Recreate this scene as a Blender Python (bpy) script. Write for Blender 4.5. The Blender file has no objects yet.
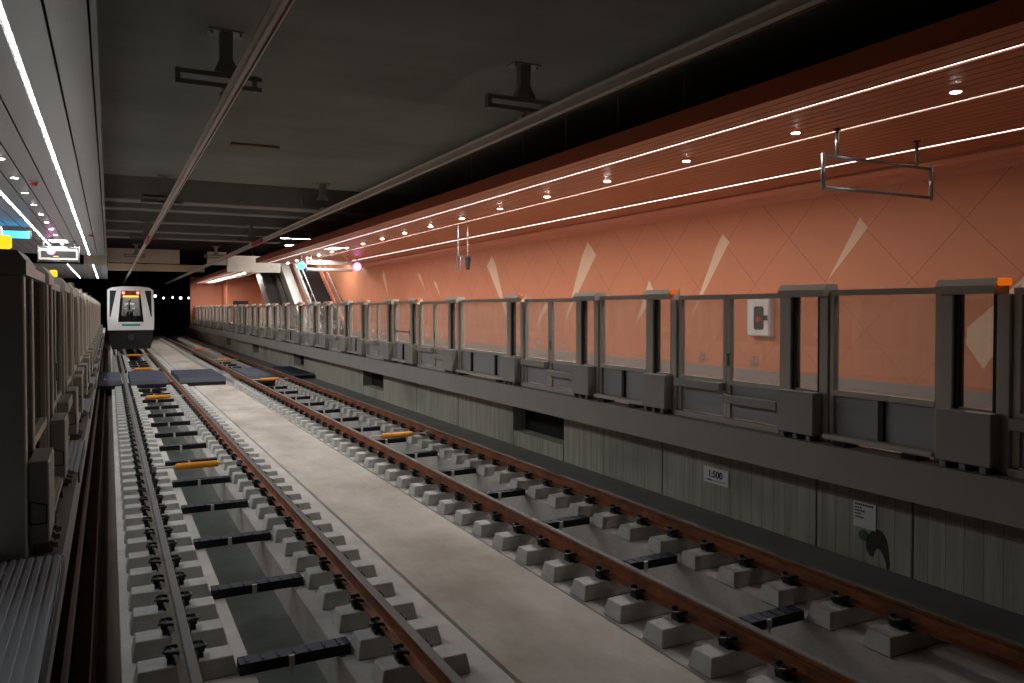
import bpy, bmesh, math, random
from mathutils import Vector, Matrix
random.seed(7)
PI = math.pi
S = bpy.context.scene
COL = S.collection
H = 2.406                      # eye height above the rail heads

# ------------------------------------------------------------------ materials
def srgb(r, g, b):
    f = lambda c: (c/255/12.92) if c/255 <= .04045 else ((c/255+.055)/1.055)**2.4
    return (f(r), f(g), f(b), 1)

def mat(name, col, rough=.6, metal=0., noise=0., scale=3., stretch=(1, 1, 1), col2=None, bump=0., bscale=40., spec=.5, streak=None):
    m = bpy.data.materials.new(name); m.use_nodes = True
    nt = m.node_tree; N = nt.nodes; L = nt.links
    p = N['Principled BSDF']
    p.inputs['Base Color'].default_value = col
    p.inputs['Roughness'].default_value = rough
    p.inputs['Metallic'].default_value = metal
    p.inputs['Specular IOR Level'].default_value = spec
    if noise or bump:
        g = N.new('ShaderNodeNewGeometry')
        mp = N.new('ShaderNodeMapping'); mp.inputs['Scale'].default_value = stretch
        L.new(g.outputs['Position'], mp.inputs['Vector'])
    if noise:
        t = N.new('ShaderNodeTexNoise'); t.inputs['Scale'].default_value = scale
        t.inputs['Detail'].default_value = 8; t.inputs['Roughness'].default_value = .65
        L.new(mp.outputs['Vector'], t.inputs['Vector'])
        r = N.new('ShaderNodeMapRange'); r.inputs[1].default_value = .32; r.inputs[2].default_value = .68
        L.new(t.outputs['Fac'], r.inputs[0])
        mx = N.new('ShaderNodeMix'); mx.data_type = 'RGBA'
        c2 = col2 or tuple(c*(1-noise) for c in col[:3])+(1,)
        mx.inputs['A'].default_value = c2
        mx.inputs['B'].default_value = col
        L.new(r.outputs[0], mx.inputs['Factor'])
        L.new(mx.outputs['Result'], p.inputs['Base Color'])
    if bump:
        t2 = N.new('ShaderNodeTexNoise'); t2.inputs['Scale'].default_value = bscale
        t2.inputs['Detail'].default_value = 5
        L.new(mp.outputs['Vector'], t2.inputs['Vector'])
        b = N.new('ShaderNodeBump'); b.inputs['Strength'].default_value = bump; b.inputs['Distance'].default_value = .02
        L.new(t2.outputs['Fac'], b.inputs['Height'])
        L.new(b.outputs['Normal'], p.inputs['Normal'])
    return m

def emit(name, col, strength):
    m = bpy.data.materials.new(name); m.use_nodes = True
    p = m.node_tree.nodes['Principled BSDF']
    p.inputs['Base Color'].default_value = (.02, .02, .02, 1)
    p.inputs['Emission Color'].default_value = col
    p.inputs['Emission Strength'].default_value = strength
    return m

def glass(name, tint, gloss=.08, rough=.02, dust=0., through=.5):
    m = bpy.data.materials.new(name); m.use_nodes = True
    nt = m.node_tree; N = nt.nodes; L = nt.links
    N.remove(N['Principled BSDF'])
    o = N['Material Output']
    t = N.new('ShaderNodeBsdfTransparent'); t.inputs['Color'].default_value = tint
    g = N.new('ShaderNodeBsdfGlossy'); g.inputs['Roughness'].default_value = rough
    f = N.new('ShaderNodeLayerWeight'); f.inputs['Blend'].default_value = .25
    r = N.new('ShaderNodeMapRange'); r.inputs[3].default_value = gloss; r.inputs[4].default_value = .75
    L.new(f.outputs['Facing'], r.inputs[0])
    po = N.new('ShaderNodeMath'); po.operation = 'POWER'; po.inputs[1].default_value = 3
    L.new(f.outputs['Facing'], po.inputs[0]); L.new(po.outputs[0], r.inputs[0])
    if dust:
        df = N.new('ShaderNodeBsdfDiffuse'); df.inputs['Color'].default_value = (.85, .84, .82, 1)
        tl = N.new('ShaderNodeBsdfTranslucent'); tl.inputs['Color'].default_value = (.85, .84, .82, 1)
        a = N.new('ShaderNodeMixShader'); a.inputs[0].default_value = through; L.new(df.outputs[0], a.inputs[1]); L.new(tl.outputs[0], a.inputs[2])
        t0 = t; t = N.new('ShaderNodeMixShader'); t.inputs[0].default_value = dust
        L.new(t0.outputs[0], t.inputs[1]); L.new(a.outputs[0], t.inputs[2])
    mx = N.new('ShaderNodeMixShader')
    L.new(r.outputs[0], mx.inputs[0]); L.new(t.outputs[0], mx.inputs[1]); L.new(g.outputs[0], mx.inputs[2])
    L.new(mx.outputs[0], o.inputs['Surface'])
    return m

M = {}
M['slab'] = mat('track_concrete', srgb(206, 200, 195), .75, noise=.36, scale=1.3, bump=.25, bscale=25)
M['mid'] = mat('walkway_concrete', srgb(208, 201, 193), .8, noise=.45, scale=.8, stretch=(1, .6, 1), col2=srgb(158, 148, 136), bump=.2, bscale=18)
M['block'] = mat('block_concrete', srgb(200, 200, 194), .7, noise=.28, scale=5, bump=.2, bscale=60)
M['trough'] = mat('trough_concrete', srgb(98, 104, 98), .35, noise=.5, scale=1.6, bump=.15, bscale=14)
M['ledge'] = mat('ledge_concrete', srgb(128, 125, 120), .8, noise=.25, scale=1.5, bump=.1, bscale=20)
M['fascia'] = mat('fascia_concrete', srgb(168, 164, 157), .75, noise=.12, scale=1.2)
M['dark_concrete'] = mat('dark_concrete', srgb(110, 92, 80), .85, noise=.35, scale=.8, bump=.1, bscale=9)
M['soffit'] = mat('soffit_concrete', srgb(132, 137, 131), .85, noise=.34, scale=.35, stretch=(.5, 1.4, 1), bump=.12, bscale=6)
M['beam'] = mat('beam_concrete', srgb(150, 150, 144), .8, noise=.2, scale=1)
M['header'] = mat('header_panel', srgb(214, 206, 194), .7, noise=.12, scale=1.5)
M['tan'] = mat('tan_panel', srgb(226, 208, 176), .7, noise=.12, scale=1.5)
M['rust'] = mat('rail_rust', srgb(158, 86, 40), .72, noise=.6, scale=9, stretch=(1, .35, 1), col2=srgb(78, 46, 28), bump=.3, bscale=60)
M['tread'] = mat('rail_tread', srgb(104, 100, 96), .6, .4, noise=.3, scale=6, stretch=(1, .2, 1))
M['oldrail'] = mat('dusty_rail_side', srgb(128, 112, 92), .75, noise=.4, scale=8, stretch=(1, .3, 1), col2=srgb(70, 56, 42))
M['black'] = mat('black_metal', srgb(22, 22, 24), .45, .3)
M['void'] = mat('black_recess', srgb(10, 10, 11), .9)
M['navy'] = mat('navy_rubber', srgb(38, 48, 72), .7, noise=.3, scale=4)
M['navyedge'] = mat('rubber_edge', srgb(96, 100, 110), .6)
M['orange_paint'] = mat('orange_insulator', srgb(240, 158, 30), .45, noise=.15, scale=12)
M['steel'] = mat('steel', srgb(150, 152, 154), .35, .8)
M['alu'] = mat('aluminium_rail', srgb(228, 225, 219), .5, .0, noise=.12, scale=2, stretch=(1, .1, 1))
M['bracket'] = mat('galvanised_bracket', srgb(140, 142, 138), .55, .25)
M['redpaint'] = mat('red_paint', srgb(190, 40, 30), .5)
M['frame'] = mat('bronze_grey_frame', srgb(206, 199, 188), .42, .15, noise=.1, scale=2)
M['frame_light'] = mat('light_grey_metal', srgb(205, 201, 195), .45, .2)
M['cabinet'] = mat('cabinet_grey', srgb(170, 168, 160), .5, .1, noise=.1, scale=2)
M['kick'] = mat('kick_panel_grey', srgb(172, 174, 176), .5, .1)
M['seal'] = mat('black_seal', srgb(14, 13, 13), .6)
M['pocket'] = mat('brown_pocket_panel', srgb(130, 100, 84), .3, .2)
M['screen_glass'] = glass('screen_glass', (.90, .90, .89, 1), .06, dust=.10)
M['cab_glass'] = glass('cab_glass', (.72, .76, .76, 1), .05)
M['screen_glass_shaded'] = glass('screen_glass_shaded', (.55, .58, .54, 1), .05, dust=.015)  # same screen glass, with this side's shade put into the tint
M['etch'] = glass('etched_film', (.97, .96, .95, 1), .03, .3, dust=.9, through=.95)
M['green'] = mat('green_plastic', srgb(20, 120, 60), .5)
M['orange_lens'] = emit('orange_lens', srgb(255, 120, 20), .55)
M['yellow_lens'] = emit('yellow_lens', srgb(255, 190, 30), 1.6)
M['amber_off'] = mat('amber_lens_unlit', srgb(120, 100, 62), .4)
M['led'] = emit('led_white', (1, .86, .80, 1), 7)
M['led_left'] = emit('led_cool', (.95, .98, 1, 1), 225)
M['led_left_dim'] = emit('led_cool_dim', (.95, .98, 1, 1), 105)
M['spot'] = emit('downlight_white', (1, .92, .86, 1), 2800)
M['bright'] = emit('bright_panel', (1, .95, .93, 1), 14)
M['plank'] = mat('orange_plank', srgb(190, 112, 74), .4, .1, noise=.18, scale=2.5, stretch=(6, .12, 1))
M['fascia_red'] = mat('ceiling_fascia', srgb(170, 88, 54), .5, .1)
M['cove'] = mat('cove_orange', srgb(208, 134, 104), .5)
M['inlay'] = mat('pale_inlay', srgb(236, 205, 176), .6)
M['greypanel'] = mat('grey_ceiling_panel', srgb(114, 112, 110), .36, .5, noise=.06, scale=1.5)
M['plinth'] = mat('grey_plinth', srgb(150, 146, 142), .5)
M['platform'] = mat('platform_floor', srgb(150, 146, 142), .35, noise=.1, scale=2)
M['white'] = mat('white_enamel', srgb(232, 232, 230), .4)
M['darkgrey'] = mat('dark_grey', srgb(52, 50, 52), .4)
M['sign_white'] = mat('sign_white', srgb(225, 222, 222), .5)
M['ink'] = mat('ink_black', srgb(18, 18, 20), .6)
M['tile'] = mat('left_wall_panel', srgb(170, 96, 68), .55)
M['train_white'] = mat('train_white', srgb(236, 234, 232), .35, noise=.04, scale=1)
M['train_black'] = mat('train_black', srgb(11, 11, 12), .6)
M['teal'] = mat('teal_band', srgb(70, 150, 150), .4)
M['red_lamp'] = emit('red_lamp', srgb(255, 90, 80), 9)
M['red_panel'] = emit('red_panel', srgb(150, 10, 8), .35)
M['amber'] = emit('amber_display', srgb(255, 190, 60), 3.0)
M['skin'] = mat('skin', srgb(206, 150, 122), .55)
M['shirt'] = mat('white_shirt', srgb(225, 228, 232), .7)
M['trouser'] = mat('navy_trousers', srgb(30, 32, 46), .8)
M['hair'] = mat('dark_hair', srgb(36, 26, 22), .6)
M['eye'] = mat('eye_dark', srgb(20, 16, 16), .3)
M['lip'] = mat('lip', srgb(160, 90, 80), .5)
M['blue'] = emit('blue_light', srgb(60, 170, 235), 3.2)
M['cyan'] = emit('cyan_light', srgb(120, 220, 235), 1.8)
M['magenta'] = emit('magenta_light', srgb(255, 120, 220), 5)
M['tunnel_lamp'] = emit('tunnel_lamp', srgb(225, 236, 255), 7)
M['step'] = mat('escalator_step', srgb(58, 54, 54), .5, .4)
M['balustrade'] = mat('balustrade_grey', srgb(196, 190, 184), .35, .3)
M['sill'] = mat('ribbed_sill', srgb(214, 224, 236), .5, .1)
M['olive'] = mat('tan_plate', srgb(128, 112, 78), .7)
M['stain'] = mat('dark_stain', srgb(58, 62, 54), .9)

def wall_concrete():
    m = mat('board_marked_concrete', srgb(186, 184, 168), .8, noise=.38, scale=1.6, stretch=(1, 5, .35), bump=.25, bscale=16)
    nt = m.node_tree; N = nt.nodes; L = nt.links
    p = N['Principled BSDF']
    src = p.inputs['Base Color'].links[0].from_socket
    g = N.new('ShaderNodeNewGeometry'); sx = N.new('ShaderNodeSeparateXYZ'); L.new(g.outputs['Position'], sx.inputs[0])
    # narrow vertical form-board lines
    w = N.new('ShaderNodeMath'); w.operation = 'PINGPONG'; w.inputs[1].default_value = .09; L.new(sx.outputs['Y'], w.inputs[0])
    c = N.new('ShaderNodeMath'); c.operation = 'LESS_THAN'; c.inputs[1].default_value = .005; L.new(w.outputs[0], c.inputs[0])
    t = N.new('ShaderNodeTexNoise'); t.inputs['Scale'].default_value = .9; L.new(g.outputs['Position'], t.inputs['Vector'])
    mu = N.new('ShaderNodeMath'); mu.operation = 'MULTIPLY'; mu.use_clamp = True; L.new(c.outputs[0], mu.inputs[0]); L.new(t.outputs['Fac'], mu.inputs[1])
    # greenish damp patches, shapes of their own
    t2 = N.new('ShaderNodeTexNoise'); t2.inputs['Scale'].default_value = .55; t2.inputs['Detail'].default_value = 6
    L.new(g.outputs['Position'], t2.inputs['Vector'])
    r = N.new('ShaderNodeMapRange'); r.inputs[1].default_value = .5; r.inputs[2].default_value = .72; r.inputs[4].default_value = .55
    L.new(t2.outputs['Fac'], r.inputs[0])
    m1 = N.new('ShaderNodeMix'); m1.data_type = 'RGBA'; m1.inputs['B'].default_value = srgb(84, 90, 70)
    L.new(src, m1.inputs['A']); L.new(r.outputs[0], m1.inputs['Factor'])
    m2 = N.new('ShaderNodeMix'); m2.data_type = 'RGBA'; m2.inputs['B'].default_value = srgb(60, 62, 54)
    L.new(m1.outputs['Result'], m2.inputs['A']); L.new(mu.outputs[0], m2.inputs['Factor'])
    L.new(m2.outputs['Result'], p.inputs['Base Color'])
    return m
M['wallconc'] = wall_concrete()

def orange_wall():
    m = mat('orange_wall_panels', srgb(215, 139, 100), .55, noise=.07, scale=1.2)
    nt = m.node_tree; N = nt.nodes; L = nt.links
    p = N['Principled BSDF']
    src = p.inputs['Base Color'].links[0].from_socket
    g = N.new('ShaderNodeNewGeometry'); sx = N.new('ShaderNodeSeparateXYZ'); L.new(g.outputs['Position'], sx.inputs[0])
    outs = []
    for op in ('ADD', 'SUBTRACT'):
        a = N.new('ShaderNodeMath'); a.operation = op
        L.new(sx.outputs['Y'], a.inputs[0]); L.new(sx.outputs['Z'], a.inputs[1])
        o = N.new('ShaderNodeMath'); o.operation = 'ADD'; o.inputs[1].default_value = (-(7.6+3.79) if op == 'ADD' else -(7.6-3.79))+176
        L.new(a.outputs[0], o.inputs[0])
        w = N.new('ShaderNodeMath'); w.operation = 'PINGPONG'; w.inputs[1].default_value = .88; L.new(o.outputs[0], w.inputs[0])
        c = N.new('ShaderNodeMath'); c.operation = 'LESS_THAN'; c.inputs[1].default_value = .011; L.new(w.outputs[0], c.inputs[0])
        outs.append(c)
    mx = N.new('ShaderNodeMath'); mx.operation = 'MAXIMUM'
    L.new(outs[0].outputs[0], mx.inputs[0]); L.new(outs[1].outputs[0], mx.inputs[1])
    sc = N.new('ShaderNodeMath'); sc.operation = 'MULTIPLY'; sc.inputs[1].default_value = .42; L.new(mx.outputs[0], sc.inputs[0])
    m2 = N.new('ShaderNodeMix'); m2.data_type = 'RGBA'; m2.inputs['B'].default_value = srgb(96, 50, 36)
    L.new(src, m2.inputs['A']); L.new(sc.outputs[0], m2.inputs['Factor'])
    L.new(m2.outputs['Result'], p.inputs['Base Color'])
    return m
M['orange'] = orange_wall()

def joints(m, ys, xs=()):
    """thin dark construction joints across a floor at the given Y"""
    nt = m.node_tree; N = nt.nodes; L = nt.links
    p = N['Principled BSDF']; src = p.inputs['Base Color'].links[0].from_socket
    g = N.new('ShaderNodeNewGeometry'); sx = N.new('ShaderNodeSeparateXYZ'); L.new(g.outputs['Position'], sx.inputs[0])
    for y in ys:
        a = N.new('ShaderNodeMath'); a.operation = 'SUBTRACT'; a.inputs[1].default_value = y; L.new(sx.outputs['Y'], a.inputs[0])
        b = N.new('ShaderNodeMath'); b.operation = 'ABSOLUTE'; L.new(a.outputs[0], b.inputs[0])
        c = N.new('ShaderNodeMath'); c.operation = 'LESS_THAN'; c.inputs[1].default_value = .03; L.new(b.outputs[0], c.inputs[0])
        k = N.new('ShaderNodeMath'); k.operation = 'MULTIPLY'; k.inputs[1].default_value = .65; L.new(c.outputs[0], k.inputs[0])
        mx = N.new('ShaderNodeMix'); mx.data_type = 'RGBA'; mx.inputs['B'].default_value = srgb(56, 54, 52)
        L.new(src, mx.inputs['A']); L.new(k.outputs[0], mx.inputs['Factor']); src = mx.outputs['Result']
    L.new(src, p.inputs['Base Color'])
joints(M['mid'], (22.3, 40.5, 56))

# ------------------------------------------------------------------ mesh builder
class MB:
    def __init__(s): s.v = []; s.f = []; s.mi = []; s.cur = 0
    def add(s, vs, fs):
        b = len(s.v); s.v += [tuple(v) for v in vs]
        for f in fs: s.f.append(tuple(b+i for i in f)); s.mi.append(s.cur)
        return s
    def box(s, x0, x1, y0, y1, z0, z1):
        x0, x1 = min(x0, x1), max(x0, x1); y0, y1 = min(y0, y1), max(y0, y1); z0, z1 = min(z0, z1), max(z0, z1)
        return s.add([(x0,y0,z0),(x1,y0,z0),(x1,y1,z0),(x0,y1,z0),(x0,y0,z1),(x1,y0,z1),(x1,y1,z1),(x0,y1,z1)],
                     [(0,3,2,1),(4,5,6,7),(0,1,5,4),(1,2,6,5),(2,3,7,6),(3,0,4,7)])
    def frustum(s, b, t, z0, z1):
        (x0,x1,y0,y1), (X0,X1,Y0,Y1) = b, t
        return s.add([(x0,y0,z0),(x1,y0,z0),(x1,y1,z0),(x0,y1,z0),(X0,Y0,z1),(X1,Y0,z1),(X1,Y1,z1),(X0,Y1,z1)],
                     [(0,3,2,1),(4,5,6,7),(0,1,5,4),(1,2,6,5),(2,3,7,6),(3,0,4,7)])
    def prism(s, pts, a, b, axis='y', off=None):
        """pts: polygon; axis 'y': (x,z) swept y a..b; 'x': (y,z); 'z': (x,y). off(p)->shift along the axis"""
        n = len(pts); o = off or (lambda p: 0)
        def P(p, t):
            t = t+o(p)
            return {'y': (p[0], t, p[1]), 'x': (t, p[0], p[1]), 'z': (p[0], p[1], t)}[axis]
        vs = [P(p, a) for p in pts]+[P(p, b) for p in pts]
        return s.add(vs, [tuple(range(n)), tuple(range(2*n-1, n-1, -1))]+[(i, (i+1) % n, n+(i+1) % n, n+i) for i in range(n)])
    def tube(s, p0, p1, r0, r1=None, n=12, cap=True):
        r1 = r0 if r1 is None else r1
        p0, p1 = Vector(p0), Vector(p1); d = (p1-p0).normalized()
        u = d.orthogonal().normalized(); w = d.cross(u)
        vs = [p0+(u*math.cos(2*PI*i/n)+w*math.sin(2*PI*i/n))*r0 for i in range(n)]
        vs += [p1+(u*math.cos(2*PI*i/n)+w*math.sin(2*PI*i/n))*r1 for i in range(n)]
        fs = [(i, (i+1) % n, n+(i+1) % n, n+i) for i in range(n)]
        if cap: fs += [tuple(range(n-1, -1, -1)), tuple(range(n, 2*n))]
        return s.add(vs, fs)
    def path(s, pts, r, n=8):
        for a, b in zip(pts, pts[1:]): s.tube(a, b, r, n=n)
        return s
    def ball(s, c, r, n=12, m=8, sz=1.):
        c = Vector(c); vs = []; fs = []
        for j in range(m+1):
            t = PI*j/m
            for i in range(n):
                vs.append(c+Vector((math.sin(t)*math.cos(2*PI*i/n)*r, math.sin(t)*math.sin(2*PI*i/n)*r, math.cos(t)*r*sz)))
        for j in range(m):
            for i in range(n): fs.append((j*n+i, j*n+(i+1) % n, (j+1)*n+(i+1) % n, (j+1)*n+i))
        return s.add(vs, fs)
    def ring(s, c, r0, r1, x0, x1, n=24):
        """flat ring in the YZ plane between x0 and x1"""
        for i in range(n):
            a, b = 2*PI*i/n, 2*PI*(i+1)/n
            pts = [(c[0]+r0*math.cos(a), c[1]+r0*math.sin(a)), (c[0]+r1*math.cos(a), c[1]+r1*math.sin(a)),
                   (c[0]+r1*math.cos(b), c[1]+r1*math.sin(b)), (c[0]+r0*math.cos(b), c[1]+r0*math.sin(b))]
            s.prism(pts, x0, x1, 'x')
        return s
    def mesh(s, name, mats, bevel=0., smooth=False, shift=(0, 0, 0)):
        me = bpy.data.meshes.new(name)
        me.from_pydata([tuple(a-b for a, b in zip(v, shift)) for v in s.v], [], s.f)
        for m in (mats if isinstance(mats, (list, tuple)) else [mats]): me.materials.append(m)
        for p, i in zip(me.polygons, s.mi): p.material_index = i
        bm = bmesh.new(); bm.from_mesh(me)
        bmesh.ops.remove_doubles(bm, verts=bm.verts, dist=1e-6) if smooth else None
        bmesh.ops.recalc_face_normals(bm, faces=bm.faces)
        if bevel:
            bmesh.ops.bevel(bm, geom=[e for e in bm.edges if len(e.link_faces) == 2 and e.calc_face_angle(0) > .6], offset=bevel, segments=1, affect='EDGES', clamp_overlap=True)
        bm.to_mesh(me); bm.free()
        if smooth:
            for p in me.polygons: p.use_smooth = True
        return me
    def build(s, name, mats, parent=None, bevel=0., smooth=False, loc=None):
        o = bpy.data.objects.new(name, s.mesh(name, mats, bevel, smooth, loc or (0, 0, 0)))
        if loc: o.location = loc
        if parent is not None: o.parent = parent
        COL.objects.link(o)
        return o

def tag(o, label, cat, group=None, kind=None):
    o['label'] = label; o['category'] = cat
    if group: o['group'] = group
    if kind: o['kind'] = kind
    return o
def empty(name, loc, label, cat, group=None):
    o = bpy.data.objects.new(name, None); o.empty_display_size = .1; o.location = loc; COL.objects.link(o)
    return tag(o, label, cat, group)
def struct(name, mb, m, bevel=0., parent=None):
    o = mb.build(name, m, parent, bevel); o['kind'] = 'structure'
    return o
KIDS = {}
def copy_tree(o, loc, label, group=None, parent=None):
    c = o.copy(); COL.objects.link(c)
    if parent is None:
        c.location = loc; c['label'] = label
        if group: c['group'] = group
    else: c.parent = parent
    for ch in KIDS.setdefault(o.name, list(o.children)): copy_tree(ch, None, None, None, c)
    return c
ONES = 'first second third fourth fifth sixth seventh eighth ninth tenth eleventh twelfth thirteenth fourteenth fifteenth sixteenth seventeenth eighteenth nineteenth'.split()
def nth(n):
    if n < 20: return ONES[n-1]
    t = ['twent', 'thirt', 'fort', 'fift', 'sixt', 'sevent', 'eight', 'ninet'][n//10-2]
    return t+'ieth' if n % 10 == 0 else t+'y-'+ONES[n % 10-1]

# ------------------------------------------------------------------ camera
PITCH = math.radians(1.2); YAW = math.radians(27.17); F = 785.
cam = bpy.data.cameras.new('camera'); co = bpy.data.objects.new('camera', cam); COL.objects.link(co)
cam.sensor_width = 36; cam.lens = F/1024*36
co.location = (0, 0, H); co.rotation_euler = (PI/2-PITCH, 0, -YAW)
cam.shift_y = -(32.5-F*math.tan(PITCH))/1024
cam.clip_start = .05; cam.clip_end = 300
S.camera = co
def yz(u, v, X):
    """where the ray through a photo point meets the upright plane x = X running along the tracks"""
    a = (u-512)/F; y = X*(math.cos(YAW)-math.sin(YAW)*a)/(math.cos(YAW)*a+math.sin(YAW))
    zc = X*math.sin(YAW)+y*math.cos(YAW)
    return y, H-(v-309)*zc/F

# ------------------------------------------------------------------ setting
PLAT = 1.0; EDGE_R = 6.545; EDGE_L = -.25; YN = 1.5; YF = 78.
CEIL = 4.65; WALL_R = 11.74

struct('floor', MB().box(2.672, 3.885, -4, 88, -.9, -.335), M['mid'])
b = MB()
for x0, x1 in ((.06, .955), (1.60, 2.64), (3.92, 4.64), (5.48, 6.15)): b.box(x0, x1, -4, 88, -.9, -.345)
struct('floor.001', b, M['slab'])
b = MB()
b.box(.955, 1.60, -4, 88, -1.0, -.72); b.box(4.64, 5.48, -4, 88, -1.0, -.72)
struct('floor.002', b, M['trough'])
struct('floor.003', MB().box(6.15, 7.3, -4, 88, -.9, -.24), M['ledge'])
b = MB(); b.box(-.9, .06, -4, 88, -1., -.55); b.box(-.16, -.12, -4, 88, -.55, -.38); b.box(-.34, -.31, -4, 88, -.55, -.30)
struct('floor.004', b, M['dark_concrete'])
# raised platforms
b = MB(); b.box(EDGE_R, WALL_R+.3, -4, YF, .63, PLAT)
struct('floor.005', b, M['fascia'])
struct('floor.006', MB().box(EDGE_R+.3, WALL_R, -4, YF, PLAT, PLAT+.004), M['platform'])
struct('floor.007', MB().box(-6.2, EDGE_L, 1., 66, .75, PLAT), M['platform'])
struct('wall_left', MB().box(-.62, -.5, -4, 66, -1, .75), M['dark_concrete'])
struct('wall_left.001', MB().box(-6.4, -6.2, 1., 66, .75, 6), M['tile'])

# board-marked wall under the far platform, with dark refuge openings
XW = 7.0
opens = [(11.68, 13.58), (21.75, 23.75), (32.1, 34.0), (42.9, 44.75), (53.6, 55.5)]
seams = [3.45, 5.02, 6.2, 8.94]
b = MB(); y = -4.
edges = sorted(set([-4, 88]+[s for s in seams]+[e for o in opens for e in o]+[16.3, 19.0, 26.4, 29.2, 36.8, 39.8, 47.5, 50.4, 58, 61, 65, 69, 73]))
for a, c in zip(edges, edges[1:]):
    op = any(o[0] <= a and c <= o[1] for o in opens)
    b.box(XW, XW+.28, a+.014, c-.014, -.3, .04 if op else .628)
struct('wall_right', b, M['wallconc'])
b = MB()
for o in opens: b.box(XW+.285, XW+.32, o[0]-.2, o[1]+.2, -.2, .628)
b.box(XW+.29, XW+.34, -4, 88, -.3, -.2)
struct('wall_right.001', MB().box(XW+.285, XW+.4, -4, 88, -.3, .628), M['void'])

# orange wall
wr = struct('wall_right.002', MB().box(WALL_R, WALL_R+.2, -2, 50, 1.16, 6.2).box(WALL_R, WALL_R+.2, 50, YF, 1.16, 6.2), M['orange'])
struct('baseboard_right', MB().box(WALL_R-.02, WALL_R+.2, -2, YF, PLAT, 1.16), M['plinth'])
kites = [
    [(859, 217), (867, 228), (827, 281), (853, 230)],
    [(722, 234), (729, 242), (691, 318), (716, 247)],
    [(587.5, 242), (596, 255), (565.5, 320), (582, 256)],
    [(492, 256), (495.5, 264), (508, 319), (487, 266)],
    [(649, 280), (654, 291), (636, 325), (643, 299)],
    [(383.2, 271), (385.2, 274), (388, 296), (382.6, 276)],
    [(418.6, 272.5), (420.4, 275), (425, 290), (418.5, 276)],
    [(434.5, 280.5), (436.5, 283), (440.5, 297), (434.6, 284)],
    [(545.5, 303), (548, 306), (536, 328), (542.5, 309)],
    [(1003, 296), (1022, 279), (1003, 342), (984, 369), (967, 345), (967, 328)],
    [(1030, 262), (1040, 270), (1012, 300), (1022, 279)],
]
for k in kites:
    P = [yz(u, v, WALL_R-.004) for u, v in k]
    MB().prism(P, WALL_R-.004, WALL_R-.0005, 'x').build('pale_inlay', M['inlay'], wr)

# end of the far platform: orange block and recess
b = MB(); b.box(6.36, 9.0, 74.2, 74.5, PLAT, 5.2); b.box(9.0, 9.2, 71.0, 74.5, PLAT, 5.2); b.box(9.0, 12, 70.8, 71.0, PLAT, 5.2)
struct('wall_far', b, M['cove'])
b = MB(); b.box(9.45, 10.7, 70.70, 70.79, PLAT, 3.1); 
struct('door_1', b, M['darkgrey'])

# ceiling slab over the tracks, recess with beams beyond
struct('ceiling', MB().box(-6.4, 12.2, -4, 21.3, 5.65, 6.6), M['soffit'])
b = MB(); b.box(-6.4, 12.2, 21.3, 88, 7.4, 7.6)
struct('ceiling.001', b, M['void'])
b = MB()
for y, w, z in ((26.3, .65, 5.65), (28.5, .5, 5.65), (32.5, .55, 5.65), (36.6, .55, 5.65), (40.2, .55, 5.68)):
    b.prism([(y-w/2, z+.9), (y-w/2, z+.03), (y-w/2+.03, z), (y+w/2, z), (y+w/2, z+.9)], -6.3, 12.1 if y < 38 else 7.6, 'x')
struct('beam', b, M['beam'])
b = MB(); b.box(-.05, 3.5, 47, 47.4, 4.92, 5.66); b.box(4.95, 5.95, 47, 47.4, 4.9, 5.62)
struct('beam.001', b, M['header'])
b = MB(); b.box(-.05, 5.9, 58, 58.4, 4.96, 5.42)
struct('beam.002', b, M['tan'])
struct('beam.003', MB().box(6.37, 9.5, 50, 50.28, CEIL+.01, 5.64), M['header'])
struct('beam.004', MB().box(-1.1, -.06, 45, 45.3, CEIL+.01, 5.2), M['header'])

# tunnel beyond
b = MB(); b.box(-7, -.2, 88, 88.4, -1, 7.6); b.box(2.7, 13, 88, 88.4, -1, 7.6); b.box(-.2, 2.7, 100, 100.4, -1, 7.6)
for x in (3.0, 3.7, 4.4, 5.1, 5.8, 6.5, 7.2): b.box(x, x+.25, 86.9, 88, -.3, 7.4)
struct('wall_far.001', b, M['void'])
struct('wall_right.003', MB().box(12.2, 12.4, -4, 88, -1, 7.6), M['void'])
struct('wall_left.002', MB().box(-6.9, -6.6, -4, 88, -1, 7.6), M['void'])

# orange plank ceiling over the far platform
def planks(y0, y1, name, xm=11.0):
    b = MB(); x = 6.375; leds = (6.94, 8.22, 10.16)
    while x+.158 < xm+.1:
        x2 = x+.152
        hit = [l for l in leds if x-.03 < l < x2+.03]
        if hit:
            l = hit[0]
            if l-.03-x > .02: b.box(x, l-.028, y0, y1, CEIL, CEIL+.04)
            if x2-(l+.03) > .02: b.box(l+.028, x2, y0, y1, CEIL, CEIL+.04)
        else: b.box(x, x2, y0, y1, CEIL, CEIL+.04)
        x = x2+.018
    return struct(name, b, M['plank'])
planks(-1.5, 39.6, 'ceiling.002'); planks(50.3, 74.1, 'ceiling.003', 8.3)
b = MB()
for y0, y1 in ((-1.5, 39.6), (50.3, 74.2)): b.box(6.37, WALL_R if y0 < 0 else 8.3, y0, y1, CEIL+.045, CEIL+.09)
struct('ceiling.004', b, M['void'])
b = MB()
for y0, y1 in ((-1.5, 39.6), (50.3, 74.2)): b.box(6.355, 6.372, y0, y1, CEIL-.005, CEIL+.22)
b.box(6.36, 11.7, 39.6, 39.62, CEIL, CEIL+.2)
struct('trim_1', b, M['fascia_red'])
b = MB()
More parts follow.
